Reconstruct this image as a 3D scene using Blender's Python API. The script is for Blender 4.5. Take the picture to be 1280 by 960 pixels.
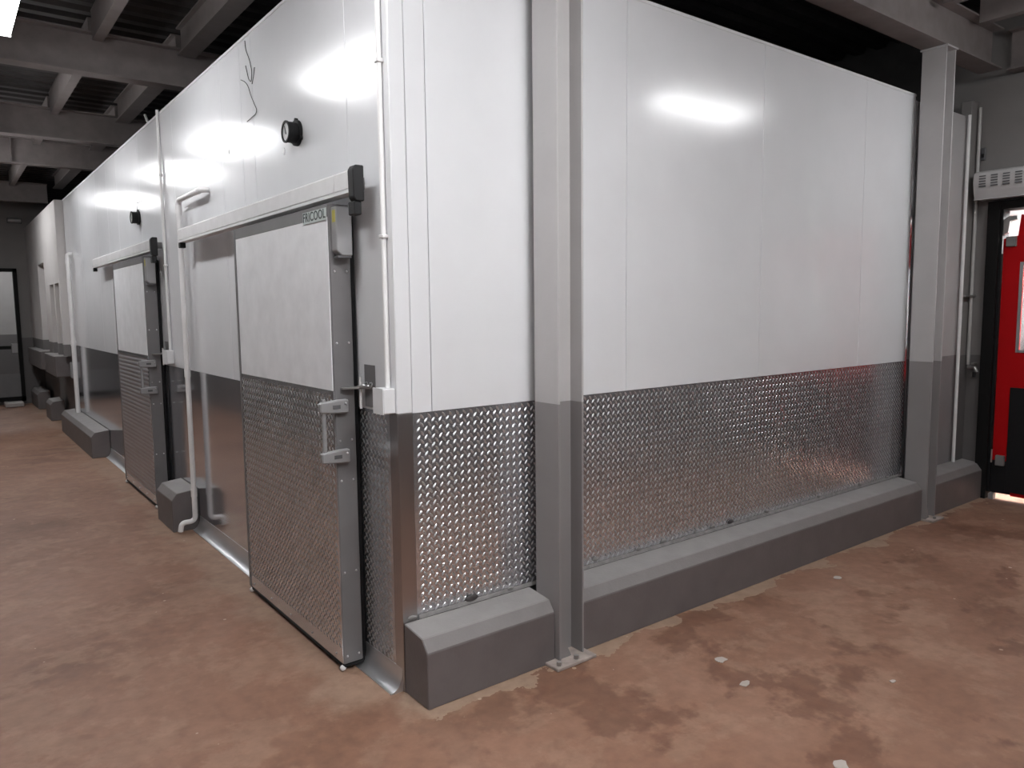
import bpy, bmesh, math, random
from mathutils import Vector, Matrix

# ------------------------------------------------------------------ clear
for o in list(bpy.data.objects):
    bpy.data.objects.remove(o, do_unlink=True)
SC = bpy.context.scene
COL = SC.collection
random.seed(7)

# ------------------------------------------------------------------ camera
F_PX, YAW, PITCH, ROLL = 938.5, 0.9187, 0.1004, -0.0110
CAM = Vector((-1.4872, -2.7284, 1.6327))
cy, sy, cp, sp = math.cos(YAW), math.sin(YAW), math.cos(PITCH), math.sin(PITCH)
fw = Vector((cy * cp, sy * cp, -sp)); rt = Vector((sy, -cy, 0)); up = rt.cross(fw)
rt2 = rt * math.cos(ROLL) + up * math.sin(ROLL)
up2 = up * math.cos(ROLL) - rt * math.sin(ROLL)
cd = bpy.data.cameras.new('camera')
cam = bpy.data.objects.new('camera', cd); COL.objects.link(cam)
M = Matrix((rt2, up2, -fw)).transposed().to_4x4(); M.translation = CAM
cam.matrix_world = M
cd.sensor_width = 36.0; cd.lens = F_PX * 36.0 / 1280.0
cd.clip_start = 0.05; cd.clip_end = 100
SC.camera = cam

# ------------------------------------------------------------------ world / exposure
w = bpy.data.worlds.new('world'); SC.world = w; w.use_nodes = True
w.node_tree.nodes['Background'].inputs[0].default_value = (0.9, 0.93, 1.0, 1)
w.node_tree.nodes['Background'].inputs[1].default_value = 0.02
SC.view_settings.view_transform = 'Standard'
SC.view_settings.look = 'None'
SC.view_settings.gamma = 1.0
SC.view_settings.use_curve_mapping = False
SC.view_settings.exposure = 0.0
LAMP = 41.0            # emission of every ceiling tube light

# ------------------------------------------------------------------ materials
MATS = {}
def new_mat(name):
    m = bpy.data.materials.new(name); m.use_nodes = True
    nt = m.node_tree; b = nt.nodes['Principled BSDF']; MATS[name] = m
    return m, nt, b
def N(nt, t, **kw):
    n = nt.nodes.new(t)
    for k, v in kw.items(): setattr(n, k, v)
    return n
def ramp(nt, fac, stops):
    r = N(nt, 'ShaderNodeValToRGB'); e = r.color_ramp.elements
    e[0].position, e[0].color = stops[0][0], (*stops[0][1], 1)
    e[1].position, e[1].color = stops[1][0], (*stops[1][1], 1)
    for p, c in stops[2:]:
        x = e.new(p); x.color = (*c, 1)
    nt.links.new(fac, r.inputs[0]); return r.outputs[0]
def noise(nt, scale, detail=4, rough=.55, vec=None):
    n = N(nt, 'ShaderNodeTexNoise'); n.inputs['Scale'].default_value = scale
    n.inputs['Detail'].default_value = detail; n.inputs['Roughness'].default_value = rough
    if vec is None:
        g = N(nt, 'ShaderNodeNewGeometry'); vec = g.outputs['Position']
    nt.links.new(vec, n.inputs['Vector']); return n.outputs['Fac']
def bump(nt, b, h, strength, dist=.01):
    n = N(nt, 'ShaderNodeBump'); n.inputs['Strength'].default_value = strength
    n.inputs['Distance'].default_value = dist
    nt.links.new(h, n.inputs['Height']); nt.links.new(n.outputs[0], b.inputs['Normal'])
def math_n(nt, op, a, bb=None, clamp=False):
    n = N(nt, 'ShaderNodeMath', operation=op); n.use_clamp = clamp
    for i, v in enumerate((a, bb)):
        if v is None: continue
        if isinstance(v, (int, float)): n.inputs[i].default_value = v
        else: nt.links.new(v, n.inputs[i])
    return n.outputs[0]
def mixc(nt, fac, a, c, mode='MIX'):
    n = N(nt, 'ShaderNodeMix', data_type='RGBA', blend_type=mode)
    for i, v in ((0, fac), (6, a), (7, c)):
        if isinstance(v, (int, float)): n.inputs[i].default_value = v
        elif isinstance(v, tuple): n.inputs[i].default_value = (*v, 1)
        else: nt.links.new(v, n.inputs[i])
    return n.outputs[2]
def plain(name, col, rough=.5, metal=0., var=.06, scale=8., bmp=0., bscale=60., spec=.5, coat=0.):
    m, nt, b = new_mat(name)
    lo = tuple(max(0, c * (1 - var)) for c in col); hi = tuple(min(1, c * (1 + var)) for c in col)
    nt.links.new(ramp(nt, noise(nt, scale), [(.3, lo), (.7, hi)]), b.inputs['Base Color'])
    b.inputs['Roughness'].default_value = rough; b.inputs['Metallic'].default_value = metal
    b.inputs['Specular IOR Level'].default_value = spec
    b.inputs['Coat Weight'].default_value = coat
    if bmp: bump(nt, b, noise(nt, bscale, 3), bmp)
    return m
def two_tone(name, lo, hi, z=1.2, rough=.5, var=.06, bmp=.06):
    m, nt, b = new_mat(name)
    g = N(nt, 'ShaderNodeNewGeometry'); s = N(nt, 'ShaderNodeSeparateXYZ')
    nt.links.new(g.outputs['Position'], s.inputs[0])
    n = noise(nt, 5)
    st = math_n(nt, 'GREATER_THAN', s.outputs[2], z)
    c = mixc(nt, st, lo, hi)
    v = ramp(nt, n, [(.3, (1 - var,) * 3), (.7, (1, 1, 1))])
    nt.links.new(mixc(nt, 1.0, c, v, 'MULTIPLY'), b.inputs['Base Color'])
    b.inputs['Roughness'].default_value = rough
    bump(nt, b, noise(nt, 45, 3), bmp)
    return m

# glossy painted insulated panel: slight oil-canning so lamp reflections smear
m, nt, b = new_mat('panel_white')
nt.links.new(ramp(nt, noise(nt, 3), [(.3, (.71, .715, .735)), (.7, (.745, .75, .77))]), b.inputs['Base Color'])
b.inputs['Roughness'].default_value = .19
bump(nt, b, noise(nt, 1.6, 1), .06, .05)
plain('panel_core', (.45, .45, .46), .5)
plain('door_white', (.80, .805, .825), .42)
plain('trim_white', (.73, .735, .75), .33)
plain('rail_white', (.68, .675, .68), .4)
plain('pvc_white', (.76, .75, .75), .38)
m, nt, b = new_mat('kerb_paint')        # grey paint, blended paler on faces that point up
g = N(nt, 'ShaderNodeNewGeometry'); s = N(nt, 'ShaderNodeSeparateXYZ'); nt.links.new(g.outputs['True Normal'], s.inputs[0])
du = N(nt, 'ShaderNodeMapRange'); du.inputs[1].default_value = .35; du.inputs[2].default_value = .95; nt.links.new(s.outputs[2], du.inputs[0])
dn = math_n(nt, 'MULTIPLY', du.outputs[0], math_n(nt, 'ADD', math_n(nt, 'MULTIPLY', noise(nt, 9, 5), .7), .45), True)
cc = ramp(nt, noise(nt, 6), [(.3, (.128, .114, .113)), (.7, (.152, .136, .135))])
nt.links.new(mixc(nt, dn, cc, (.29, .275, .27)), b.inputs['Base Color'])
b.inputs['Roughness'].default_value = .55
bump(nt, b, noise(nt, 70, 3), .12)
two_tone('column_paint', (.250, .235, .236), (.46, .447, .446), 1.205, .42)
two_tone('wall_paint', (.12, .112, .11), (.21, .198, .193), 1.2, .6, bmp=.12)
two_tone('far_paint', (.17, .16, .157), (.58, .555, .545), 1.2, .65, bmp=.12)
two_tone('room_paint', (.13, .125, .125), (.36, .35, .345), 1.2, .6, bmp=.12)
plain('door_edge_grey', (.165, .16, .163), .45)
plain('beam_paint', (.215, .187, .182), .55, var=.12)
plain('purlin_paint', (.20, .175, .17), .55, var=.10)
plain('roof_sheet', (.035, .032, .032), .6, var=.2)
plain('rubber_black', (.008, .008, .009), .6, spec=.25)
plain('cap_black', (.012, .012, .013), .55, spec=.3)
plain('frame_black', (.006, .006, .006), .65, spec=.2)
plain('screw_steel', (.65, .65, .66), .3, metal=.9)
plain('latch_steel', (.36, .35, .34), .4, metal=.7)
plain('bracket_grey', (.33, .33, .335), .4, metal=.3)
plain('wire_black', (.02, .02, .02), .5)
plain('dial_face', (.55, .56, .56), .25)
plain('sealant', (.22, .21, .205), .7, var=.2, scale=30)
plain('stain_dark', (.05, .045, .045), .6)
plain('sticker_yellow', (.45, .40, .08), .5)
plain('letter_dark', (.03, .04, .04), .5)
plain('plate_light', (.48, .53, .52), .4)
plain('traffic_red', (.40, .002, .004), .6, var=.05, spec=.15)
plain('hinge_grey', (.16, .155, .15), .5)
plain('curtain_white', (.46, .45, .45), .45)
plain('slot_dark', (.10, .10, .105), .6)
plain('pipe_grey', (.42, .41, .40), .4)
plain('flake_pale', (.42, .375, .34), .8)
plain('concrete_wall', (.40, .375, .36), .75, bmp=.2)
plain('base_plate', (.33, .28, .255), .7, var=.25, scale=20)
m, nt, b = new_mat('door_pane')
b.inputs['Base Color'].default_value = (.75, .78, .8, 1); b.inputs['Roughness'].default_value = .12
b.inputs['Transmission Weight'].default_value = .85
for nm, k in (('lamp_glow', 1.0), ('lamp_glow_added', 2.85), ('lamp_glow_outside', 10.0)):      # added unseen lamp is stronger; strongest pair stands in for outside light
    m, nt, b = new_mat(nm)
    b.inputs['Base Color'].default_value = (.9, .9, .9, 1)
    b.inputs['Emission Color'].default_value = (.985, .99, 1.0, 1); b.inputs['Emission Strength'].default_value = LAMP * k

# metals
def metal(name, col, rough, var=.05, smear=.04, scl=4, met=1.0):
    m, nt, b = new_mat(name)
    n = noise(nt, scl, 3)
    nt.links.new(ramp(nt, n, [(.3, tuple(c * (1 - var) for c in col)), (.7, col)]), b.inputs['Base Color'])
    b.inputs['Metallic'].default_value = met
    r = N(nt, 'ShaderNodeMapRange'); r.inputs[3].default_value = rough * .85; r.inputs[4].default_value = rough * 1.25
    nt.links.new(n, r.inputs[0]); nt.links.new(r.outputs[0], b.inputs['Roughness'])
    bump(nt, b, noise(nt, 2.2, 1), smear, .03)
metal('diamond_steel', (.68, .69, .72), .22, met=.9)
metal('tread_steel', (.56, .565, .585), .34, met=.9)
metal('smooth_steel', (.66, .67, .70), .12, smear=.02, met=.92)
metal('corner_steel', (.50, .49, .495), .3)
metal('cove_aluminium', (.74, .75, .77), .42)

# floor: worn red oxide paint on concrete, pale cement smears along the kerbs, chips
m, nt, b = new_mat('floor_paint')
g = N(nt, 'ShaderNodeNewGeometry'); pos = g.outputs['Position']
s = N(nt, 'ShaderNodeSeparateXYZ'); nt.links.new(pos, s.inputs[0])
X, Y = s.outputs[0], s.outputs[1]
mp = N(nt, 'ShaderNodeMapping'); mp.inputs['Scale'].default_value = (1, 1, 1); nt.links.new(pos, mp.inputs[0])
dis = N(nt, 'ShaderNodeTexNoise'); dis.inputs['Scale'].default_value = 1.3; nt.links.new(pos, dis.inputs['Vector'])
vec = mixc(nt, .22, mp.outputs[0], dis.outputs['Color'], 'ADD')
n1 = noise(nt, 1.1, 8, .62, vec); n2 = noise(nt, 3.6, 8, .65, vec); n3 = noise(nt, 14, 6, .6)
base = ramp(nt, n1, [(.34, (0.170, 0.083, 0.052)), (.47, (0.233, 0.121, 0.079)), (.62, (0.265, 0.144, 0.097)), (.75, (0.300, 0.173, 0.120))])
pat = ramp(nt, n2, [(.50, (0, 0, 0)), (.57, (1, 1, 1))])
c = mixc(nt, math_n(nt, 'MULTIPLY', pat, .42), base, (0.342, 0.215, 0.151))
drk = ramp(nt, noise(nt, 1.9, 6, .6, vec), [(.555, (0, 0, 0)), (.60, (1, 1, 1))])
# wet looking darker blotches in the side passage
inpass = math_n(nt, 'MULTIPLY', math_n(nt, 'ADD', math_n(nt, 'ADD', X, .35), math_n(nt, 'MULTIPLY', math_n(nt, 'SUBTRACT', noise(nt, 1.7, 5), .5), 1.6)), 1.1, True)
c = mixc(nt, math_n(nt, 'MULTIPLY', drk, math_n(nt, 'ADD', math_n(nt, 'MULTIPLY', inpass, .46), .20)), c, (0.137, 0.061, 0.038))
fine = ramp(nt, n3, [(.35, (.86, .86, .86)), (.65, (1.06, 1.06, 1.06))])
c = mixc(nt, 1.0, c, fine, 'MULTIPLY')
# cement smear strip in front of the kerbs (both faces)
dy_ = math_n(nt, 'ADD', Y, .19)
wob = math_n(nt, 'MULTIPLY', math_n(nt, 'SUBTRACT', noise(nt, 3.0, 5, .6), .40), .55)
sm1 = math_n(nt, 'GREATER_THAN', math_n(nt, 'ADD', dy_, wob), 0.0)
sm1 = math_n(nt, 'MULTIPLY', sm1, math_n(nt, 'MULTIPLY', math_n(nt, 'ADD', math_n(nt, 'ADD', X, .02), math_n(nt, 'MULTIPLY', wob, 1.2)), 8.0, True))
wob2 = math_n(nt, 'MULTIPLY', math_n(nt, 'SUBTRACT', noise(nt, 2.1, 6, .65), .34), .75)
sm2 = math_n(nt, 'MULTIPLY', math_n(nt, 'ADD', math_n(nt, 'ADD', X, .20), wob2), 9.0, True)
sm2 = math_n(nt, 'MULTIPLY', sm2, math_n(nt, 'MULTIPLY', math_n(nt, 'ADD', math_n(nt, 'ADD', Y, .05), wob), 5.0, True))
sm = math_n(nt, 'MAXIMUM', math_n(nt, 'MULTIPLY', sm1, .85), math_n(nt, 'MULTIPLY', sm2, .45))
cem = ramp(nt, n3, [(.3, (0.287, 0.198, 0.142)), (.7, (0.382, 0.272, 0.200))])
c = mixc(nt, sm, c, cem)
# chips
v = N(nt, 'ShaderNodeTexVoronoi'); v.inputs['Scale'].default_value = 8.0; nt.links.new(vec, v.inputs['Vector'])
vr = N(nt, 'ShaderNodeTexWhiteNoise'); nt.links.new(v.outputs['Position'], vr.inputs['Vector'])
siz = math_n(nt, 'MULTIPLY', math_n(nt, 'POWER', vr.outputs['Value'], 4.0), .10)
chip = math_n(nt, 'LESS_THAN', v.outputs['Distance'], siz)
c = mixc(nt, math_n(nt, 'MULTIPLY', chip, .75), c, (0.476, 0.366, 0.280))
nt.links.new(c, b.inputs['Base Color'])
rr = N(nt, 'ShaderNodeMapRange'); rr.inputs[3].default_value = .42; rr.inputs[4].default_value = .68
nt.links.new(n2, rr.inputs[0]); nt.links.new(rr.outputs[0], b.inputs['Roughness'])
b.inputs['Specular IOR Level'].default_value = .35
bump(nt, b, n2, .12, .02)

# ------------------------------------------------------------------ mesh helpers
def box(bm, x0, x1, y0, y1, z0, z1):
    x0, x1 = sorted((x0, x1)); y0, y1 = sorted((y0, y1)); z0, z1 = sorted((z0, z1))
    v = [bm.verts.new(p) for p in ((x0, y0, z0), (x1, y0, z0), (x1, y1, z0), (x0, y1, z0),
                                   (x0, y0, z1), (x1, y0, z1), (x1, y1, z1), (x0, y1, z1))]
    for f in ((0, 3, 2, 1), (4, 5, 6, 7), (0, 1, 5, 4), (1, 2, 6, 5), (2, 3, 7, 6), (3, 0, 4, 7)):
        bm.faces.new([v[i] for i in f])
    return bm
def prism(bm, prof, axis, a, c):
    """extrude a profile: axis 'x' -> prof is (y,z); 'y' -> (x,z); 'z' -> (x,y)"""
    def P(p, t):
        return {'x': (t, p[0], p[1]), 'y': (p[0], t, p[1]), 'z': (p[0], p[1], t)}[axis]
    A = [bm.verts.new(P(p, a)) for p in prof]; B = [bm.verts.new(P(p, c)) for p in prof]
    n = len(prof)
    for i in range(n):
        bm.faces.new((A[i], A[(i + 1) % n], B[(i + 1) % n], B[i]))
    bm.faces.new(A[::-1]); bm.faces.new(B)
    return bm
def fillet(pts, r, seg=5):
    pts = [Vector(p) for p in pts]; out = [pts[0]]
    for i in range(1, len(pts) - 1):
        p, a, c = pts[i], (pts[i - 1] - pts[i]), (pts[i + 1] - pts[i])
        d = min(r, a.length * .49, c.length * .49); A = p + a.normalized() * d; B = p + c.normalized() * d
        for k in range(seg + 1):
            t = k / seg; out.append(A * (1 - t) ** 2 + p * 2 * t * (1 - t) + B * t * t)
    out.append(pts[-1]); return out
def tube(bm, pts, r, n=12, caps=True):
    pts = [Vector(p) for p in pts]
    d0 = (pts[1] - pts[0]).normalized()
    ref = Vector((0, 0, 1)) if abs(d0.z) < .9 else Vector((1, 0, 0))
    u = d0.cross(ref).normalized(); rings = []
    for i, p in enumerate(pts):
        if i == 0: t = d0
        elif i == len(pts) - 1: t = (pts[i] - pts[i - 1]).normalized()
        else: t = ((pts[i + 1] - p).normalized() + (p - pts[i - 1]).normalized()).normalized()
        u = (u - t * u.dot(t)).normalized(); v = t.cross(u)
        rings.append([bm.verts.new(p + (u * math.cos(2 * math.pi * k / n) + v * math.sin(2 * math.pi * k / n)) * r) for k in range(n)])
    for a, c in zip(rings[:-1], rings[1:]):
        for k in range(n): bm.faces.new((a[k], a[(k + 1) % n], c[(k + 1) % n], c[k]))
    if caps: bm.faces.new(rings[0][::-1]); bm.faces.new(rings[-1])
    return bm
def ball(bm, c, r, seg=12):
    bmesh.ops.create_uvsphere(bm, u_segments=seg, v_segments=8, radius=r, matrix=Matrix.Translation(c)); return bm
def B(): return bmesh.new()

def props(o, label=None, cat=None, group=None, kind=None):
    if label: o['label'] = label
    if cat: o['category'] = cat
    if group: o['group'] = group
    if kind: o['kind'] = kind
    return o
def mk(name, bm, mat, parent=None, bevel=0., smooth=False, kind=None, label=None):
    bmesh.ops.recalc_face_normals(bm, faces=bm.faces)
    if bevel:
        bmesh.ops.bevel(bm, geom=[e for e in bm.edges if len(e.link_faces) == 2 and e.calc_face_angle(0) > .5],
                        offset=bevel, segments=1, affect='EDGES', clamp_overlap=True)
    me = bpy.data.meshes.new(name); bm.to_mesh(me); bm.free()
    me.materials.append(MATS[mat])
    if smooth:
        for p in me.polygons: p.use_smooth = True
        try: me.set_sharp_from_angle(angle=math.radians(40))
        except Exception: pass
    o = bpy.data.objects.new(name, me); COL.objects.link(o)
    if parent is not None:
        o.parent = parent
        wl = parent.location.copy()
        if parent.parent is not None: wl = wl + parent.parent.location
        o.location = -wl                      # meshes are built in world coordinates
    return props(o, label, kind=kind)
def root(name, loc, label, cat, group=None, kind=None):
    o = bpy.data.objects.new(name, None); COL.objects.link(o); o.location = loc
    o.empty_display_size = .1
    return props(o, label, cat, group, kind)
def solid(name, bm, mat, label, cat, group=None, kind=None, bevel=0., smooth=False):
    return props(mk(name, bm, mat, None, bevel, smooth), label, cat, group, kind)
def copy_tree(o, parent=None):
    c = o.copy(); COL.objects.link(c); c.parent = parent
    for ch in o.children: copy_tree(ch, c)
    return c

# ------------------------------------------------------------------ dimensions (metres)
TOP = 3.17          # top of the cold room panels
KZ = 1.20           # top of the steel cladding
XE = 4.385          # end of the near face
YE = 9.28           # end of the side face
ROOF = 3.92
BZ0, BZ1 = 3.46, 3.77

# ------------------------------------------------------------------ structure: floor, roof, outer walls
solid('floor', box(B(), -2.45, 9.0, -6.2, 16.6, -.12, 0), 'floor_paint',
      'worn reddish brown painted concrete floor with pale chips and stains', 'floor', kind='structure')
bm = B(); prof = []
y = -6.2; k = 0
while y < 16.6:
    prof += [(y, ROOF), (y + .06, ROOF), (y + .09, ROOF + .05), (y + .15, ROOF + .05), (y + .18, ROOF)]
    y += .20
prof = [p for i, p in enumerate(prof)]
A_ = [bm.verts.new((-2.45, p[0], p[1])) for p in prof]; B_ = [bm.verts.new((9.0, p[0], p[1])) for p in prof]
for i in range(len(prof) - 1): bm.faces.new((A_[i], A_[i + 1], B_[i + 1], B_[i]))
solid('ceiling', bm, 'roof_sheet', 'dark corrugated roof sheeting above the steel beams', 'ceiling', kind='structure')

def struct(name, bm, mat, label, cat='wall'): return solid(name, bm, mat, label, cat, kind='structure')
struct('wall_opposite', box(B(), -2.40, -2.25, -6.2, 13.5, 0, 4.0), 'wall_paint',
       'two tone grey wall across the passage from the sliding doors')
struct('wall_behind', box(B(), -2.25, -.4, -6.2, -6.05, 0, 4.0), 'wall_paint', 'two tone grey wall closing the passage')
bm = B(); box(bm, -.4, 5.45, -2.8, -2.65, 0, 4.0); box(bm, -.4, -.25, -6.05, -2.8, 0, 4.0)
struct('wall_passage', bm, 'wall_paint', 'two tone grey wall facing the diamond plate cladding')

# end wall with the red door: opening y -.135 .. -2.02, z 0 .. 2.45
bm = B()
box(bm, 5.45, 5.60, -.135, .35, 0, 3.42)
box(bm, 5.45, 5.60, -2.02, -.135, 2.455, 3.42)
box(bm, 5.45, 5.60, -2.65, -2.02, 0, 3.42)
box(bm, 5.53, 5.60, -2.65, .35, 3.42, 4.0)
struct('wall_end', bm, 'wall_paint', 'two tone grey end wall holding the red traffic door')
bm = B(); box(bm, 5.448, 5.60, .35, 3.2, 0, 4.0); struct('wall_end_return', bm, 'roof_sheet', 'wall behind the cold room, coloured dark in place of shade')  # dark colour put on this wall for the unlit space above the panels
# room beyond the red door
bm = B(); box(bm, 8.4, 8.55, -3.4, 1.2, 0, 4.0); box(bm, 5.6, 8.4, 1.05, 1.2, 0, 4.0); box(bm, 5.6, 8.4, -3.4, -3.25, 0, 4.0)
struct('wall_beyond', bm, 'room_paint', 'pale wall of the bright room beyond the red door')

# far end wall with doorway: x -1.25 .. -.30, z .09 .. 2.42
bm = B()
box(bm, -2.25, -1.30, 13.5, 13.65, 0, 4.0); box(bm, -.28, .25, 13.5, 13.65, 0, 4.0)
box(bm, -1.30, -.28, 13.5, 13.65, 2.44, 4.0); box(bm, -1.30, -.28, 13.5, 13.65, 0, .06)
struct('wall_far', bm, 'wall_paint', 'dark two tone end wall with a framed doorway')
bm = B(); box(bm, -2.3, .3, 16.3, 16.45, 0, 4.0); box(bm, .15, .3, 13.65, 16.3, 0, 4.0); box(bm, -2.4, -2.25, 13.65, 16.3, 0, 4.0)
struct('wall_far_room', bm, 'room_paint', 'two tone wall inside the room behind the far doorway')
d4 = root('door_4', (-.79, 13.5, 0), 'dark framed glazed doorway in the far end wall', 'door', kind='structure')
bm = B(); box(bm, -.335, -.275, 13.44, 13.56, .06, 2.44); box(bm, -1.30, -1.24, 13.44, 13.56, .06, 2.44)
box(bm, -1.30, -.275, 13.44, 13.56, 2.38, 2.44); box(bm, -1.30, -.275, 13.44, 13.56, .06, .14)
mk('door_frame', bm, 'frame_black', d4)
mk('lower_panel', box(B(), -1.24, -.335, 13.48, 13.50, .14, .55), 'door_edge_grey', d4)
bm = B(); box(bm, -1.24, -.335, 13.47, 13.51, 1.0, 1.06); mk('mid_rail', bm, 'frame_black', d4)
bm = B(); box(bm, -.44, -.345, 13.38, 13.47, .93, 1.10); mk('lock_box', bm, 'bracket_grey', d4, .006)
bm = B(); box(bm, -.62, -.34, 13.0, 13.42, 0, .07); 
solid('door_step', bm, 'concrete_wall', 'low pale concrete step before the far doorway', 'step', bevel=.01)

# ------------------------------------------------------------------ treads of the diamond plate
def treads(u0, u1, v0, v1, to3, p=.036, L=.029, W=.0102, H=.0031):
    """raised lozenges, alternately leaning / and \\ ; to3(u, v, h) -> world point"""
    bm = B()
    nu, nv = int((u1 - u0) / p), int((v1 - v0) / p)
    ou, ov = u0 + (u1 - u0 - (nu - .5) * p) / 2, v0 + (v1 - v0 - (nv - .5) * p) / 2
    for j in range(2 * nv):
        for i in range(nu):
            odd = j % 2
            cu, cv = ou + (i + .5 * odd) * p, ov + j * .5 * p
            a = math.radians(52) if not odd else math.radians(128)
            ca, sa = math.cos(a), math.sin(a)
            def P(l, s_, h): return bm.verts.new(to3(cu + l * ca - s_ * sa, cv + l * sa + s_ * ca, h))
            e0, e1 = P(-L / 2, 0, 0), P(L / 2, 0, 0)
            a0, a1 = P(-L / 5, W / 2, 0), P(L / 5, W / 2, 0)
            b0, b1 = P(-L / 5, -W / 2, 0), P(L / 5, -W / 2, 0)
            t0, t1 = P(-L / 4, 0, H), P(L / 4, 0, H)
            for f in ((e0, a0, t0), (e0, t0, b0), (a0, a1, t1, t0), (b0, t0, t1, b1), (e1, t1, a1), (e1, b1, t1)):
                bm.faces.new(f)
    return bm

# ------------------------------------------------------------------ cold room: side face (plane x = 0)
def panels(parent, edges, to_box, z0, z1, mat='panel_white', gap=.0016):
    for a, c in zip(edges[:-1], edges[1:]):
        mk('wall_panel', to_box(B(), a + gap, c - gap, z0, z1), mat, parent, .0012)

wl = solid('wall_left', box(B(), .010, .10, .10, YE, 0, TOP - .004), 'panel_core',
           'long glossy white insulated cold room wall with two sliding doors', 'wall', kind='structure')
panels(wl, [.07, .385, 1.57, 1.77, 2.157, 3.34, 4.52, 5.52, 6.06, 6.74, 7.9, YE],
       lambda bm, a, c, z0, z1: box(bm, 0, .012, a, c, z0, z1), KZ, TOP)
# steel cladding below: diamond plate by the corner, mirror smooth further on
mk('kick_plate', box(B(), -.001, .012, .07, .36, 0, KZ), 'diamond_steel', wl)
mk('tread_pattern', treads(.085, .35, .10, 1.19, lambda u, v_, h: (-.001 - h, u, v_)), 'tread_steel', wl, kind='stuff')
for a, c in ((.362, 1.72), (1.722, 3.60), (3.602, 5.35), (5.352, 7.3), (7.302, YE)):
    mk('kick_plate', box(B(), -.001, .012, a, c, 0, KZ), 'smooth_steel', wl)
mk('top_edge_trim', box(B(), -.003, .03, .07, YE, TOP - .012, TOP + .004), 'trim_white', wl)
# aluminium cove along the floor, broken by the kerbs
def cove(y0, y1):
    prof = [(-.0015, 0.0)]
    prof = [(-.001, 0), (-.060, 0), (-.060, .004)]
    for k in range(7):
        t = math.radians(90 * k / 6)
        prof.append((-.060 + .057 * math.sin(t), .004 + .085 * (1 - math.cos(t))))
    prof += [(-.003, .10), (-.001, .10)]
    return prism(B(), prof, 'y', y0, y1)
solid('trim_1', cove(.012, 3.12), 'cove_aluminium', 'aluminium floor cove below the door with the name plate', 'skirting', kind='structure', smooth=True)
solid('trim_2', cove(3.63, 6.75), 'cove_aluminium', 'aluminium floor cove below the door without a name plate', 'skirting', kind='structure', smooth=True)

# cold room: near face (plane y = 0)
wr = solid('wall_right', box(B(), .10, XE - .01, .010, .10, 0, TOP - .004), 'panel_core',
           'short white cold room wall with diamond plate cladding below', 'wall', kind='structure')
panels(wr, [.07, .166, 1.341, 2.497, 3.676, XE],
       lambda bm, a, c, z0, z1: box(bm, a, c, 0, .012, z0, z1), KZ, TOP)
mk('top_edge_trim', box(B(), .07, XE, -.003, .03, TOP - .012, TOP + .004), 'trim_white', wr)
for a, c in ((.07, .76), (.7605, 2.60), (2.6005, XE)):
    mk('kick_plate', box(B(), a, c, -.001, .012, 0, KZ), 'diamond_steel', wr)
mk('tread_pattern', treads(.085, XE - .01, .325, 1.195, lambda u, v_, h: (u, -.001 - h, v_)), 'tread_steel', wr, kind='stuff')
t3 = solid('trim_3', prism(B(), [(-.0035, .309), (-.010, .309), (-.007, .320), (-.0035, .327)], 'x', .075, XE), 'sealant', 'lumpy grey sealant bead where diamond plate meets the kerbs', 'sealant', kind='structure')
for x, z, r in ((.02, .335, .014), (.33, .345, .022), (.55, .335, .012), (1.10, .36, .016), (1.42, .345, .014), (1.62, .35, .016), (2.05, .35, .014),
                (2.22, .35, .018), (2.60, .345, .013), (3.2, .345, .012), (3.75, .345, .014), (4.15, .34, .014)):
    bm = B(); ball(bm, (0, 0, 0), r, 8)
    bmesh.ops.scale(bm, vec=(1.6, .35, .7), verts=bm.verts); bmesh.ops.translate(bm, vec=(x + .02, -.006, z - .012), verts=bm.verts)
    mk('sealant_blob', bm, 'sealant' if r < .017 else 'stain_dark', t3, smooth=True)
# corner angles
bm = B(); prism(bm, [(-.002, -.002), (.07, -.002), (.07, .012), (.012, .012), (.012, .07), (-.002, .07)], 'z', 0, KZ)
mk('corner_angle', bm, 'corner_steel', wr, .002)
bm = B(); prism(bm, [(-.002, -.002), (.07, -.002), (.07, .012), (.012, .012), (.012, .07), (-.002, .07)], 'z', KZ + .001, TOP)
mk('corner_angle', bm, 'panel_white', wr, .004)
struct('cold_room_roof', box(B(), .10, XE - .01, .10, YE, TOP - .05, TOP - .004), 'panel_core', 'flat insulated top of the cold room', 'roof')

# narrow dark slot after the near face, then the last piece of panel wall behind the second column
we = solid('wall_rear_panel', box(B(), XE + .02, 5.448, .06, .14, 0, TOP - .03), 'panel_core',
           'narrow panel wall between second column and the end wall', 'wall', kind='structure')
mk('dark_jamb', box(B(), XE + .002, XE + .10, .02, .06, 0, TOP - .03), 'smooth_steel', we)
mk('wall_panel', box(B(), XE + .10, 5.30, .0, .06, 0, TOP - .03), 'column_paint', we, .002)
mk('corner_pilaster', box(B(), 5.30, 5.447, -.02, .06, 0, TOP + .10), 'wall_paint', we, .004)

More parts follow.
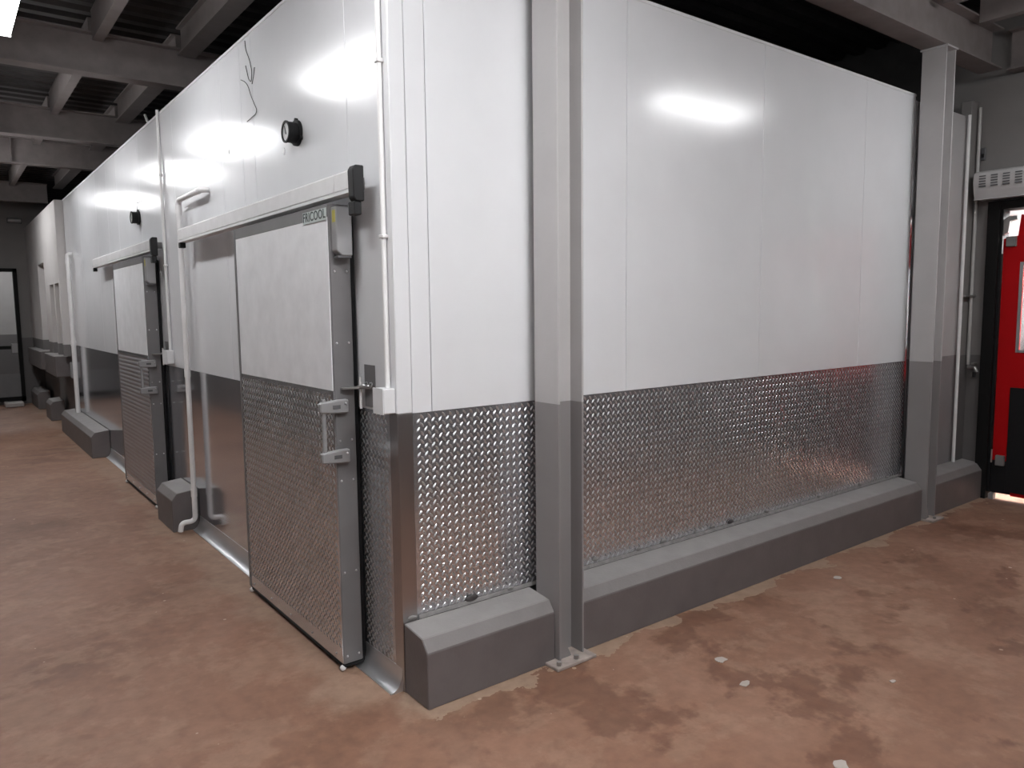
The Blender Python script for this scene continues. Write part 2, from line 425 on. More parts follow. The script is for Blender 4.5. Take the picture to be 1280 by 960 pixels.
# ------------------------------------------------------------------ concrete kerbs
KP = [(0, 0), (-.19, 0), (-.19, .238), (-.15, .290), (-.0025, .307)]
def kerb(axis, a, c, off, label, group=None):
    prof = [(p[0] + off, p[1]) for p in KP]
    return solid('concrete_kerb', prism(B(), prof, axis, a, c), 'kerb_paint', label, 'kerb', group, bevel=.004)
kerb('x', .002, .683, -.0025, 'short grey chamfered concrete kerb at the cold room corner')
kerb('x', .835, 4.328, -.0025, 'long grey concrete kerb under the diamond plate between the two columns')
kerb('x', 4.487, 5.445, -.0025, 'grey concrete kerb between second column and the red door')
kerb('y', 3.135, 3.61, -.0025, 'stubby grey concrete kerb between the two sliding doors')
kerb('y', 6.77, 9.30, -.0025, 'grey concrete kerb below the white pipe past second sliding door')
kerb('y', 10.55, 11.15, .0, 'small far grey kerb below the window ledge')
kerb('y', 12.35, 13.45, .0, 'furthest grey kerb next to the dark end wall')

# ------------------------------------------------------------------ steel columns
def column(x0, label):
    """H section: flanges face +-x, web parallel to the wall"""
    D, W, t = .152, .168, .011
    yb, yf = -.056, -.056 - W
    ym = (yb + yf) / 2
    c = root('steel_column', (x0 + D / 2, ym, 0), label, 'column')
    mk('flange', box(B(), x0, x0 + t, yf, yb, .016, BZ0), 'column_paint', c, .002)
    mk('flange', box(B(), x0 + D - t, x0 + D, yf, yb, .016, BZ0), 'column_paint', c, .002)
    mk('web', box(B(), x0 + t, x0 + D - t, ym - .005, ym + .005, .016, BZ0), 'column_paint', c)
    mk('base_plate', box(B(), x0 - .06 if x0 < 1 else x0, x0 + D + .03, yf - .055, yb + .02, 0, .016), 'base_plate', c, .003)
    bm = B(); prism(bm, [(x0 + t, .016), (x0 + t + .07, .016), (x0 + t, .17)], 'y', yf + .012, yf + .022)
    mk('gusset', bm, 'column_paint', c)
    for bx_ in (x0 - .03, x0 + .075):
        if x0 > 1 and bx_ < x0: continue
        bm = B(); bmesh.ops.create_cone(bm, cap_ends=True, segments=6, radius1=.012, radius2=.012, depth=.018,
                                       matrix=Matrix.Translation((bx_, yf - .03, .025)))
        mk('anchor_bolt', bm, 'latch_steel', c)
    mk('cap_plate', box(B(), x0 - .01, x0 + D + .01, yf - .01, yb + .01, BZ0 - .012, BZ0), 'column_paint', c)
    bm = B(); prism(bm, [(x0 + .02, BZ0 - .012), (x0 + .07, BZ0 - .012), (x0 + .02, BZ0 - .12)], 'y', yf + .006, yf + .016)
    return c
column(.684, 'two tone grey steel column between the two kerbs nearest the corner')
column(4.330, 'two tone grey steel column at the end of the diamond plate wall')

# ------------------------------------------------------------------ roof beams
def ibeam(axis, a, c, off, label, w_=.15, name='roof_beam', z0=BZ0, z1=BZ1, mat='beam_paint', group=None, stiff=(), webw=.010):
    loc = ((a + c) / 2, off, z0) if axis == 'x' else (off, (a + c) / 2, z0)
    r_ = root(name, loc, label, 'beam', group)
    def bx(u0, u1, za, zb):
        return box(B(), a, c, u0, u1, za, zb) if axis == 'x' else box(B(), u0, u1, a, c, za, zb)
    mk('bottom_flange', bx(off - w_ / 2, off + w_ / 2, z0, z0 + .013), mat, r_)
    mk('top_flange', bx(off - w_ / 2, off + w_ / 2, z1 - .013, z1), mat, r_)
    mk('web', bx(off - webw / 2, off + webw / 2, z0 + .013, z1 - .013), mat, r_)
    for s_ in stiff:
        mk('stiffener', box(B(), s_ - .006, s_ + .006, off - w_ / 2 + .004, off + w_ / 2 - .004, z0 + .013, z1 - .013), mat, r_)
    return r_
ibeam('x', -2.25, 5.30, -.14, 'grey roof beam resting on the two steel columns', w_=.17)
ibeam('x', -2.25, 5.44, 4.0, 'grey roof beam crossing above the lit tube lamp and first sliding door')
ibeam('x', -2.25, 5.44, 6.66, 'second grey roof beam crossing towards the far end')
ibeam('x', -2.25, 5.44, 8.42, 'third grey roof beam with a web stiffener plate', stiff=(-.62,))
ibeam('x', -2.25, .14, 12.13, 'furthest grey roof beam ending above the concrete wall')
ibeam('y', -2.65, -.235, 5.44, 'grey edge beam above the end wall and air curtain', w_=.16)
BY = [(-.05, 3.92), (4.08, 6.58), (6.74, 8.34), (8.50, 12.05)]
for i, px in enumerate((-1.62, -.99, -.355, .285)):
    wd = .075 if i < 3 else .14
    for j, (a, c) in enumerate(BY):
        bay = ('over the lit tube lamp', 'between the first and second roof beams', 'between the second and third roof beams', 'past the third roof beam')[j]
        col = ('beside the opposite wall', 'above the lamp row', 'midway over the passage', 'wide, right above the cold room edge')[i]
        ibeam('y', a, c, px, 'roof joist ' + bay + ', ' + col, w_=wd, name='roof_joist', z0=3.70, z1=ROOF - .004, mat='purlin_paint', webw=.07)
for px in (4.25, 4.85):
    ibeam('y', -2.65, -.235, px, 'roof joist over the side passage, ' + ('near the second column' if px < 4.5 else 'by the end wall'),
          w_=.075, name='roof_joist', z0=3.70, z1=ROOF - .004, mat='purlin_paint', webw=.07)

# ------------------------------------------------------------------ tube lamps
def lamp(cx, cy_, axis, label, group=None, L=1.28, z=3.35, W=.18, rods=True, glow='lamp_glow'):
    r_ = root('ceiling_light', (cx, cy_, z), label, 'light', group)
    def bx(l0, l1, w0, w1, za, zb):
        return box(B(), cx + w0, cx + w1, cy_ + l0, cy_ + l1, za, zb) if axis == 'y' else box(B(), cx + l0, cx + l1, cy_ + w0, cy_ + w1, za, zb)
    h = L / 2
    mk('housing', bx(-h, h, -W / 2, W / 2, z + .045, z + .085), 'curtain_white', r_, .004)
    mk('diffuser', bx(-h + .012, h - .012, -W / 2 + .004, W / 2 - .004, z, z + .044), glow, r_, .008)
    for s_ in (-1, 1):
        mk('end_cap', bx(min(s_ * h, s_ * (h - .011)), max(s_ * h, s_ * (h - .011)), -W / 2, W / 2, z - .001, z + .045), 'curtain_white', r_)
        if rods:
            p = (cx, cy_ + s_ * h * .7) if axis == 'y' else (cx + s_ * h * .7, cy_)
            mk('suspension_rod', tube(B(), [(*p, z + .085), (*p, ROOF)], .005, 8), 'latch_steel', r_)
    return r_
lamp(-1.08, 2.40, 'y', 'lit tube lamp hanging before the first roof beam')
lamp(-1.08, 5.25, 'y', 'lit tube lamp hanging between first and second roof beams')
lamp(-1.08, 7.45, 'y', 'lit tube lamp hanging between second and third roof beams')
lamp(-1.08, 10.3, 'y', 'lit tube lamp hanging past the third roof beam')
lamp(-1.10, -.30, 'y', 'added unseen tube lamp hanging at the crossing of the passages')  # row continued out of view; this and the next two added for brightness
lamp(-1.10, -2.95, 'y', 'added unseen tube lamp hanging near the passage mouth')
lamp(-1.10, -5.2, 'y', 'added unseen tube lamp hanging at the blind end of the passage')
lamp(4.0, -1.68, 'x', 'lit tube lamp hanging in the side passage by the red door')
lamp(.25, -2.30, 'x', 'strong added unseen tube lamp lighting the cold room corner', glow='lamp_glow_added')  # added out of view to brighten the near face by the corner
lamp(7.1, -.9, 'y', 'added tube lamp standing in for outside light beyond the red door', z=3.0, glow='lamp_glow_outside')  # added with the next one in place of the outside light
lamp(6.05, -1.1, 'y', 'added tube lamp standing in for outside light just past the red door', z=2.9, glow='lamp_glow_outside')
lamp(-.8, 15.0, 'x', 'lit tube lamp in the room behind the far doorway', z=3.2)

# ------------------------------------------------------------------ sliding doors
def sliding_door():
    Y0, Y1, XF = .33, 1.60, -.13
    d = root('door_1', (-.08, (Y0 + Y1) / 2, 0), 'closed white and diamond plate sliding door with a maker name plate', 'door', kind='structure')
    mk('leaf', box(B(), XF + .004, -.032, Y0, Y1, .035, 2.085), 'door_edge_grey', d, .003)
    mk('face_sheet', box(B(), XF, XF + .004, Y0 + .012, Y1 - .028, 1.282, 2.03), 'door_white', d)
    kp = mk('kick_plate', box(B(), XF, XF + .004, Y0 + .004, Y1 - .012, .04, 1.280), 'diamond_steel', d)
    mk('tread_pattern', treads(Y0 + .01, Y1 - .02, .095, 1.275, lambda u, v_, h: (XF - h, u, v_)), 'tread_steel', kp, kind='stuff')
    mk('edge_strip', box(B(), XF - .003, XF + .004, Y1 - .027, Y1, .036, 2.084), 'door_edge_grey', d, .001)
    mk('top_strip', box(B(), XF - .001, XF + .004, Y0, Y1 - .028, 2.031, 2.084), 'door_edge_grey', d)
    bm = B(); box(bm, -.0315, -.006, Y0 + .012, Y0 + .05, .02, 2.06); mk('gasket', bm, 'rubber_black', d, .006)
    bm = B(); box(bm, -.0315, -.006, Y1 - .05, Y1 - .012, .02, 2.06); mk('gasket', bm, 'rubber_black', d, .006)
    bm = B(); box(bm, XF + .002, -.010, Y0 + .004, Y1 - .004, .012, .034); mk('bottom_seal', bm, 'rubber_black', d, .008)
    # handle on the closing edge
    hd = mk('handle', tube(B(), [(-.185, Y0 - .012, .97), (-.185, Y0 - .012, 1.25)], .010, 10), 'bracket_grey', d, smooth=True)
    for z in (1.215, .995):
        bm = B()
        prism(bm, [(-.205, z - .022), (-.12, z - .03), (-.075, z - .03), (-.075, z + .03), (-.12, z + .03), (-.205, z + .022)], 'y', Y0 - .030, Y0 - .0005)
        br = mk('handle_bracket', bm, 'bracket_grey', hd, .005)
        bm = B(); box(bm, -.150, -.115, Y0 - .032, Y0 - .0295, z - .008, z + .008); mk('slot', bm, 'slot_dark', hd)
        for xs in (-.09,):
            bm = B(); bmesh.ops.create_uvsphere(bm, u_segments=8, v_segments=6, radius=.006, matrix=Matrix.Translation((xs, Y0 - .030, z + .012)))
            mk('screw', bm, 'screw_steel', hd, smooth=True)
    for z in (.07, .46, .88, 1.06, 1.49, 1.80):
        for x in (-.108, -.052):
            bm = B(); bmesh.ops.create_uvsphere(bm, u_segments=8, v_segments=6, radius=.0055, matrix=Matrix.Translation((x, Y0, z)))
            mk('screw', bm, 'screw_steel', d, smooth=True)
    for y in (.40, .68, .96, 1.24, 1.52):
        bm = B(); bmesh.ops.create_uvsphere(bm, u_segments=8, v_segments=6, radius=.005, matrix=Matrix.Translation((XF, y, .066)))
        mk('screw', bm, 'screw_steel', d, smooth=True)
    # roller housing under the rail end
    bm = B(); prism(bm, [(-.118, 2.07), (-.118, 1.885), (-.095, 1.865), (-.045, 1.865), (-.045, 2.07)], 'y', Y0 - .055, Y0 - .0005)
    rb = mk('roller_box', bm, 'bracket_grey', d, .004)
    bm = B(); prism(bm, [(-.1185, 2.055), (-.1185, 2.005), (-.1175, 2.005), (-.1175, 2.055)], 'y', Y0 - .048, Y0 - .018)
    mk('warning_sticker', bm, 'sticker_yellow', rb)
    mk('box_base', box(B(), -.112, -.05, Y0 - .050, Y0 - .003, 1.855, 1.8645), 'slot_dark', rb)
    for y in (Y0 + .015, Y1 - .02):
        bm = B(); ball(bm, (XF + .004, y, .014), .014); mk('guide_roller', bm, 'pvc_white', d, smooth=True)
    return d
d1 = sliding_door()
d2 = copy_tree(d1); d2.name = 'door_2'; d2.location.y += 3.62; d2.location.x += 0
d2['label'] = 'sliding door of white sheet and diamond plate without a name plate'
# the maker's plate is on the first door only
npl = mk('name_plate', box(B(), -.134, -.1315, .338, .595, 2.018, 2.070), 'plate_light', d1, .001, label='pale maker name plate')
def text_mesh(txt, size):
    cu = bpy.data.curves.new('lettering', 'FONT'); cu.body = txt; cu.size = size; cu.extrude = .0006
    cu.align_x = 'CENTER'; cu.align_y = 'CENTER'; cu.offset = .0006; cu.space_character = 1.08
    ob = bpy.data.objects.new('lettering', cu); COL.objects.link(ob)
    dg = bpy.context.evaluated_depsgraph_get(); dg.update()
    me = bpy.data.meshes.new_from_object(ob.evaluated_get(dg)); bpy.data.objects.remove(ob, do_unlink=True)
    return me
me = text_mesh('FRICOOL', .056)
R_ = Matrix(((0, 0, -1, -.1346), (-1, 0, 0, .468), (0, 1, 0, 2.045), (0, 0, 0, 1)))   # text x -> -y, text y -> z
me.transform(R_); me.materials.append(MATS['letter_dark'])
lt = bpy.data.objects.new('lettering', me); COL.objects.link(lt); lt.parent = npl; lt.location = (0, 0, 0)

def door_rail():
    r_ = root('sliding_door_rail', (-.08, 1.5, 2.12), 'white sliding door rail cover above the door with the name plate', 'rail')
    P = [(-.054, 2.208), (-.094, 2.208), (-.105, 2.198), (-.105, 2.132), (-.101, 2.129), (-.101, 2.125), (-.108, 2.122), (-.108, 2.112), (-.054, 2.112)]
    mk('rail_cover', prism(B(), P, 'y', .312, 2.90), 'rail_white', r_)
    mk('rail_cover', prism(B(), P, 'y', .167, .308), 'rail_white', r_)
    bm = B(); prism(bm, [(-.062, 2.218), (-.100, 2.218), (-.112, 2.20), (-.110, 2.09), (-.100, 2.075), (-.062, 2.075)], 'y', .115, .166)
    mk('end_cap', bm, 'cap_black', r_, .004)
    mk('stop_block', box(B(), -.106, -.072, .122, .18, 2.02, 2.0745), 'cap_black', r_, .004)
    mk('stop_block', box(B(), -.106, -.068, 2.85, 2.898, 2.075, 2.1115), 'cap_black', r_, .004)
    for y in (.25, 1.0, 1.75, 2.5, 2.85):
        mk('standoff', box(B(), -.0535, -.0035, y - .02, y + .02, 2.14, 2.19), 'door_edge_grey', r_)
    return r_
r1 = door_rail()
r2 = copy_tree(r1); r2.location.y += 3.585
r2['label'] = 'white sliding door rail cover above the door without a name plate'

# padlock hasp between door edge and wall
def hasp(dy, label):
    r_ = root('door_latch', (-.05, .26 + dy, 1.25), label, 'latch')
    mk('wall_plate', box(B(), -.004, -.0015, .185 + dy, .285 + dy, 1.21, 1.395), 'door_edge_grey', r_, .001)
    bm = B(); prism(bm, [(-.098, .3285 + dy), (-.098, .305 + dy), (-.02, .275 + dy), (-.02, .325 + dy), (-.045, .3285 + dy)], 'z', 1.288, 1.296)
    mk('lever_plate', bm, 'latch_steel', r_, .001)
    mk('lever_arm', tube(B(), [(-.03, .30 + dy, 1.295), (-.012, .20 + dy, 1.30)], .008, 8), 'latch_steel', r_, smooth=True)
    mk('drop_rod', tube(B(), [(-.022, .29 + dy, 1.20), (-.022, .29 + dy, 1.34)], .006, 8), 'pvc_white', r_, smooth=True)
    for i in range(4):
        bm = B(); n = 10
        c = Vector((-.014, .275 - i * .022 + dy, 1.305 + .004 * (i % 2)))
        pts = [c + Vector((.004 * math.cos(a) if i % 2 else .010 * math.cos(a), .014 * math.sin(a), .010 * math.cos(a) if i % 2 else 0)) for a in [2 * math.pi * k / n for k in range(n + 1)]]
        mk('chain_link', tube(bm, pts, .0032, 6), 'screw_steel', r_, smooth=True)
    return r_
hasp(0, 'steel hasp and chain locking the door with the name plate')
hasp(3.62, 'steel hasp and chain locking the door without a name plate')

# ------------------------------------------------------------------ thermometers and loose wires
def gauge(y, z, label):
    r_ = root('wall_thermometer', (0, y, z), label, 'thermometer')
    def cyl(x0, x1, r, mat, name, par=r_, sm=True, n=28):
        bm = B(); prism(bm, [(y + r * math.cos(2 * math.pi * k / n), z + r * math.sin(2 * math.pi * k / n)) for k in range(n)], 'x', x0, x1)
        return mk(name, bm, mat, par, 0, sm)
    cyl(-.016, -.0005, .062, 'rubber_black', 'mounting_flange')
    for a in (90, 210, 330):
        c = (y + .062 * math.cos(math.radians(a)), z + .062 * math.sin(math.radians(a)))
        mk('lug', prism(B(), [(c[0] + .010 * math.cos(2 * math.pi * k / 10), c[1] + .010 * math.sin(2 * math.pi * k / 10)) for k in range(10)], 'x', -.015, -.001), 'rubber_black', r_)
    cyl(-.058, -.016, .050, 'rubber_black', 'case')
    bm = B(); n = 28
    ro, ri = .053, .043
    for a0, x0, x1, r0, r1_ in ((0, -.066, -.058, ri, ro),):
        ring = [[bm.verts.new((x, y + r * math.cos(2 * math.pi * k / n), z + r * math.sin(2 * math.pi * k / n))) for k in range(n)] for x, r in ((x1, ro), (x0, ro), (x0, ri), (x1, ri))]
        for i in range(4):
            for k in range(n): bm.faces.new((ring[i][k], ring[i][(k + 1) % n], ring[(i + 1) % 4][(k + 1) % n], ring[(i + 1) % 4][k]))
    mk('bezel', bm, 'rubber_black', r_, smooth=True)
    f = cyl(-.0605, -.058, .0428, 'dial_face', 'dial')
    mk('needle', prism(B(), [(y - .004, z - .012), (y + .004, z - .012), (y + .020, z + .030), (y + .014, z + .032)], 'x', -.0625, -.0606), 'wire_black', f)
    return r_
gauge(.94, 2.505, 'black round dial thermometer above the door with the name plate')
gauge(4.60, 2.46, 'black round dial thermometer above the door without a name plate')
def wire(paths, label, r=.0022, loc=None):
    ro = root('loose_wire', loc or paths[0][0], label, 'wire')
    for p in paths: mk('strand', tube(B(), fillet(p, .06, 4), r, 6), 'wire_black', ro, smooth=True)
    return ro
def onwall(px, py, x=-.006):
    d = fw + rt2 * ((px - 640) / F_PX) - up2 * ((py - 480) / F_PX)
    t = (x - CAM.x) / d.x; p = CAM + d * t
    return (x, p.y, min(p.z, TOP + .02))
wire([[onwall(*q) for q in ((306, 51), (307, 62), (312, 75), (315, 90), (314, 103), (311, 100), (307, 82))],
      [onwall(*q) for q in ((318, 84), (317, 95), (315, 105))],
      [onwall(*q) for q in ((301, 100), (306, 102), (310, 107), (313, 118), (317, 128), (321, 137), (320, 142), (309, 152))]],
     'thin dark loose wires dangling from the panel top near the thermometer')
wire([[onwall(*q) for q in ((171, 267), (172, 258), (170, 250), (166, 249), (162, 251), (165, 255), (170, 254), (176, 252), (179, 250))]],
     'thin loop of loose wire above the far thermometer')

# ------------------------------------------------------------------ pipes and conduits on the side face
def pipe(pts, r, label, coup=(), mat='pvc_white', rad=.05, name='drain_pipe', cat='pipe'):
    ro = root(name, pts[-1], label, cat)
    mk('tube', tube(B(), fillet(pts, rad, 6), r, 14), mat, ro, smooth=True)
    for a, c in coup: mk('coupling', tube(B(), [a, c], r * 1.16, 14), mat, ro, smooth=True)
    return ro
PX, PY = -.055, 3.045
pipe([(-.004, 2.47, 2.425), (-.055, 2.48, 2.425), (PX, PY, 2.425), (PX, PY, .085), (-.15, PY + .01, .085), (-.16, PY + .012, .02)], .0185,
     'white drain pipe running down beside the stubby kerb',
     [((PX, PY, 1.16), (PX, PY, 1.22)), ((PX, PY, .27), (PX, PY, .33)), ((PX, PY, 2.33), (PX, PY, 2.39)), ((PX, 2.50, 2.425), (PX, 2.56, 2.425))])
pipe([(-.004, 8.72, 2.40), (-.055, 8.72, 2.40), (-.055, 8.72, .305)], .028, 'white pipe standing on the far kerb beside second door',
     [((-.055, 8.72, 1.2), (-.055, 8.72, 1.27)), ((-.055, 8.72, 2.28), (-.055, 8.72, 2.34))])
def conduit(y, z0, ztop, label, clips, boxz, bx_=.085):
    ro = root('cable_conduit', (-.015, y, z0), label, 'conduit')
    mk('tube', tube(B(), [(-.014, y, z0), (-.014, y, ztop)], .0115, 12), 'pvc_white', ro, smooth=True)
    for z in clips: mk('clip', box(B(), -.028, -.0005, y - .018, y + .018, z - .008, z + .008), 'pvc_white', ro, .003)
    bm = B(); box(bm, -.058, -.0025, y - bx_ / 2, y + bx_ / 2, boxz, boxz + .105)
    jb = mk('junction_box', bm, 'trim_white', ro, .004)
    mk('box_lid', box(B(), -.062, -.0585, y - bx_ / 2 - .002, y + bx_ / 2 + .002, boxz - .002, boxz + .107), 'trim_white', jb, .001)
    return ro
conduit(.052, 1.31, TOP + .12, 'white conduit with junction box at the cold room corner', (2.62, 1.93), 1.205)
conduit(3.69, 1.33, TOP + .02, 'white conduit with junction box beside the stubby kerb', (2.7, 2.0), 1.225, .13)
pipe([(.06, 4.29, TOP - .003), (.06, 4.29, TOP + .02), (.06, 4.44, TOP + .145)], .011, 'short white conduit stub poking above the panel top', name='cable_conduit', cat='conduit', rad=.03)
# small scuffed dents shown as raised caps on the wall
for y, z in ((1.13, 2.45), (2.03, 2.60)):
    bm = B(); ball(bm, (0, 0, 0), .012, 10); bmesh.ops.scale(bm, vec=(.35, 1, 1.5), verts=bm.verts)
    bmesh.ops.translate(bm, vec=(-.001, y, z), verts=bm.verts)
    solid('plug_cap', bm, 'trim_white', 'small white plug in the panel ' + ('beside the thermometer' if y < 1.5 else 'left of the thermometer under the wires'), 'cap', smooth=True)

# ------------------------------------------------------------------ far concrete wall with window recesses
XW = -.10
bm = B()
ys = [YE + .02, 9.42, 9.86, 9.98, 10.46, 11.0, 11.85, 13.5]
def slab(y0, y1, z0, z1, x0=XW): box(bm, x0, .24, y0, y1, z0, z1)
slab(ys[0], ys[1], 1.04, TOP); slab(ys[2], ys[3], 1.04, 2.055); slab(ys[4], ys[5], 1.04, TOP); slab(ys[6], ys[7], 1.04, TOP)
slab(ys[1], ys[4], 2.055, TOP); slab(ys[5], ys[6], 2.42, TOP)
box(bm, .12, .24, ys[1], ys[2], 1.04, 2.055); box(bm, .12, .24, ys[3], ys[4], 1.04, 2.055); box(bm, .12, .24, ys[5], ys[6], 1.04, 2.42)
box(bm, .05, .24, ys[0], ys[7], 0, 1.04)
struct('wall_far_side', bm, 'far_paint', 'painted concrete wall past the cold room with recessed openings')
for i, (a, c, lb) in enumerate(((9.50, 10.75, 'grey concrete ledge under the pair of narrow openings'), (11.3, 13.3, 'grey concrete ledge under the tall opening'))):
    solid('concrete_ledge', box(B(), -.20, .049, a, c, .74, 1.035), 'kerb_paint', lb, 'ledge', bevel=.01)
solid('wall_box', box(B(), -.055, -.003, 9.13, 9.22, .74, .96), 'bracket_grey', 'small grey box on the wall beside the far pipe', 'box', bevel=.008)
r_ = root('bulkhead_light', (-.25, 13.4, 3.25), 'small unlit bulkhead light high on the far end wall', 'light')
mk('base', box(B(), -.36, -.14, 13.46, 13.499, 3.24, 3.33), 'slot_dark', r_)
bm = B(); prism(bm, [(13.46, 3.25), (13.40, 3.265), (13.40, 3.305), (13.46, 3.325)], 'x', -.35, -.15); mk('cover', bm, 'curtain_white', r_, .006)

# ------------------------------------------------------------------ red traffic door in the end wall
d3 = root('door_3', (5.47, -1.07, 0), 'red swinging traffic door with black kick plates and frame', 'door', kind='structure')
fr = mk('door_frame', box(B(), 5.40, 5.60, -.225, -.137, 0, 2.452), 'frame_black', d3, .003)
mk('door_frame', box(B(), 5.40, 5.60, -2.018, -1.93, 0, 2.452), 'frame_black', d3, .003)
mk('door_frame', box(B(), 5.40, 5.60, -1.93, -.225, 2.385, 2.452), 'frame_black', d3, .003)
def leaf(ya, yb):
    """leaf from hinge side ya towards yb (toward -y if yb < ya); notch at the hinge side on top"""
    s_ = 1 if yb > ya else -1
    x0, x1 = 5.455, 5.495
    P = [(ya + s_ * .075, .20), (ya + s_ * .075, .045), (yb, .045), (yb, 2.335), (ya + s_ * .125, 2.335), (ya + s_ * .115, 2.18), (ya + s_ * .025, 2.16), (ya + s_ * .02, .20)]
    # window opening: build the leaf as four boxes around it plus the shaped hinge side
    wy0, wy1, wz0, wz1 = ya + s_ * .165, yb - s_ * .17, 1.25, 1.94
    bm = B(); prism(bm, [(ya + s_ * .02, .33), (wy0, .33), (wy0, 2.335), (ya + s_ * .135, 2.335), (ya + s_ * .120, 2.17), (ya + s_ * .02, 2.15)], 'x', x0, x1)
    box(bm, x0, x1, wy0, yb, .045, wz0); box(bm, x0, x1, wy0, yb, wz1, 2.335); box(bm, x0, x1, wy1, yb, wz0, wz1)
    lf = mk('door_leaf', bm, 'traffic_red', d3)
    mk('lower_spine', box(B(), x0 + .002, x1, ya + s_ * .018, wy0, .055, .329), 'rubber_black', d3)
    wn = mk('vision_pane', box(B(), x0 + .015, x1 - .015, wy0 + s_ * .004, wy1 - s_ * .004, wz0 + .004, wz1 - .004), 'door_pane', lf)
    bm = B()
    for a, c, e, f in ((wy0 - s_ * .018, wy0 + s_ * .004, wz0 - .018, wz1 + .018), (wy1 - s_ * .004, wy1 + s_ * .018, wz0 - .018, wz1 + .018),
                       (wy0, wy1, wz0 - .018, wz0 + .004), (wy0, wy1, wz1 - .004, wz1 + .018)):
        box(bm, x0 - .006, x0 - .0005, a, c, e, f)
    mk('pane_frame', bm, 'bracket_grey', lf)
    k0, k1 = ya + s_ * .125, yb - s_ * .02
    kp = mk('kick_plate', box(B(), x0 - .008, x0 - .0005, k0, k1, .075, .945), 'rubber_black', lf, .002)
    z = .10
    while z < .94:
        for yy in (k0 + s_ * .012, k1 - s_ * .012):
            b2 = B(); bmesh.ops.create_uvsphere(b2, u_segments=8, v_segments=6, radius=.008, matrix=Matrix.Translation((x0 - .008, yy, z)))
            mk('rivet', b2, 'screw_steel', kp, smooth=True)
        z += .137
    # hinges
    hg = mk('hinge', box(B(), x0 - .03, x0 + .02, ya + s_ * .045, ya + s_ * .115, 2.085, 2.165), 'hinge_grey', d3, .004)
    mk('hinge_arm', prism(B(), [(ya + s_ * .01, 2.30), (ya + s_ * .05, 2.33), (ya + s_ * .11, 2.33), (ya + s_ * .11, 2.30), (ya + s_ * .06, 2.29), (ya + s_ * .05, 2.20), (ya + s_ * .01, 2.18)], 'x', x0 - .01, x0 + .03), 'latch_steel', hg)
    mk('hinge_pin', tube(B(), [(x0 - .02, ya + s_ * .02, 2.03), (x0 - .02, ya + s_ * .02, 2.15)], .007, 8), 'screw_steel', hg, smooth=True)
    hb = mk('hinge', box(B(), x0 - .03, x0 + .02, ya + s_ * .05, ya + s_ * .115, .29, .375), 'hinge_grey', d3, .004)
    mk('hinge_pin', tube(B(), [(x0 - .02, ya + s_ * .02, .31), (x0 - .02, ya + s_ * .02, .42)], .007, 8), 'screw_steel', hb, smooth=True)
    mk('floor_pivot', box(B(), x0 - .03, x0 + .03, ya + s_ * .012, ya + s_ * .05, 0, .05), 'bracket_grey', d3, .004)
    mk('hinge_post', box(B(), 5.43, 5.56, ya, ya + s_ * .016, .06, 2.384), 'rubber_black', d3)
leaf(-.227, -1.07); leaf(-1.928, -1.085)

# air curtain above it
ac = root('air_curtain', (5.35, -1.05, 2.47), 'white slotted air curtain unit above the red door', 'air curtain')
PR = [(5.448, 2.69), (5.30, 2.69), (5.262, 2.675), (5.248, 2.64), (5.248, 2.59), (5.262, 2.53), (5.285, 2.47), (5.448, 2.47)]
mk('housing', prism(B(), [(x, z) for x, z in PR], 'y', -2.05, -.075), 'curtain_white', ac, .004)
y = -.12
while y > -2.02:
    bm = B()
    for z in (2.565, 2.585, 2.605, 2.625, 2.645): box(bm, 5.243, 5.2475 + (.006 if z < 2.58 else 0), y - .048, y, z - .0055, z + .0035)
    mk('vent_slots', bm, 'slot_dark', ac); y -= .085
mk('outlet_lip', box(B(), 5.272, 5.30, -2.05, -.075, 2.462, 2.4695), 'curtain_white', ac)
r_ = root('door_sensor', (5.44, -.07, 2.86), 'small dark wall sensor above the air curtain', 'sensor')
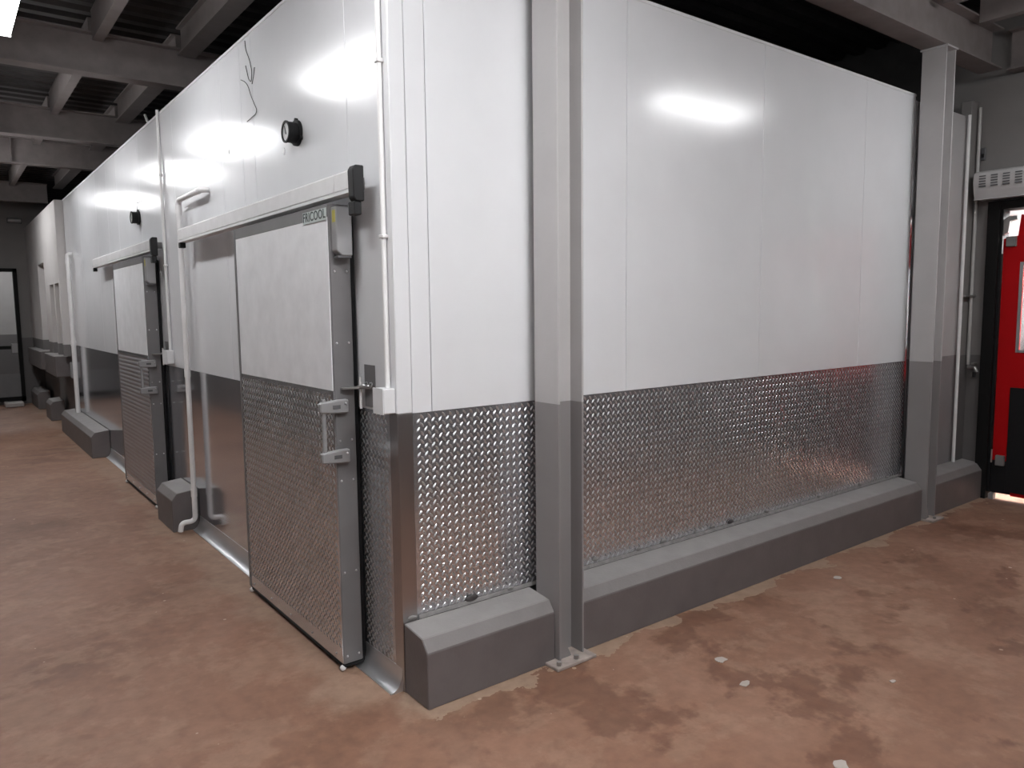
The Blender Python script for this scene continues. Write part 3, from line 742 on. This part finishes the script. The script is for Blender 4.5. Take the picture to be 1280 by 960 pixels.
mk('body', box(B(), 5.425, 5.4495, -.085, -.055, 2.80, 2.90), 'slot_dark', r_, .004)
mk('lens', box(B(), 5.420, 5.4245, -.080, -.060, 2.82, 2.85), 'cap_black', r_)

# pipes in the corner by the red door
pipe([(5.237, -.032, TOP - .03), (5.237, -.032, .306)], .013, 'bright thin upright pipe in the corner beside the tap', mat='pvc_white', name='upright_pipe')
ro = pipe([(5.405, -.043, TOP + .05), (5.405, -.043, 1.12)], .013, 'grey water pipe ending in a tap by the red door', mat='pipe_grey', name='water_pipe')
mk('tap_body', tube(B(), [(5.405, -.043, 1.10), (5.405, -.095, 1.10), (5.405, -.115, 1.06)], .014, 10), 'latch_steel', ro, smooth=True)
mk('tap_lever', box(B(), 5.34, 5.42, -.115, -.09, 1.125, 1.14), 'latch_steel', ro, .003)
mk('tap_spout', tube(B(), [(5.39, -.10, 1.06), (5.39, -.10, 1.02)], .012, 10), 'cap_black', ro, smooth=True)
mk('pipe_bracket', box(B(), 5.25, 5.447, -.062, -.0205, 1.685, 1.70), 'latch_steel', ro)

# ------------------------------------------------------------------ paint flakes lying on the floor
def onfloor(px, py):
    d = fw + rt2 * ((px - 640) / F_PX) - up2 * ((py - 480) / F_PX)
    p = CAM + d * (-CAM.z / d.z); return p
FL = [((900, 825), .036, 'the larger pale paint flake lying near the long kerb'), ((931, 855), .032, 'pale paint flake lying below the larger flake'),
      ((1116, 852), .016, 'small pale paint flake alone on the passage floor'), ((1047, 722), .030, 'pale paint flake lying close to the long kerb middle'),
      ((1050, 957), .035, 'pale curled paint flake far from the kerbs')]
for (q, r, lb) in FL:
    p = onfloor(*q); bm = B(); n = 9
    prism(bm, [(p.x + r * (1 + .35 * random.uniform(-1, 1)) * math.cos(2 * math.pi * k / n), p.y + r * .7 * (1 + .35 * random.uniform(-1, 1)) * math.sin(2 * math.pi * k / n)) for k in range(n)], 'z', .0002, .003)
    solid('paint_flake', bm, 'flake_pale', lb, 'flake', 'paint flakes on the floor')
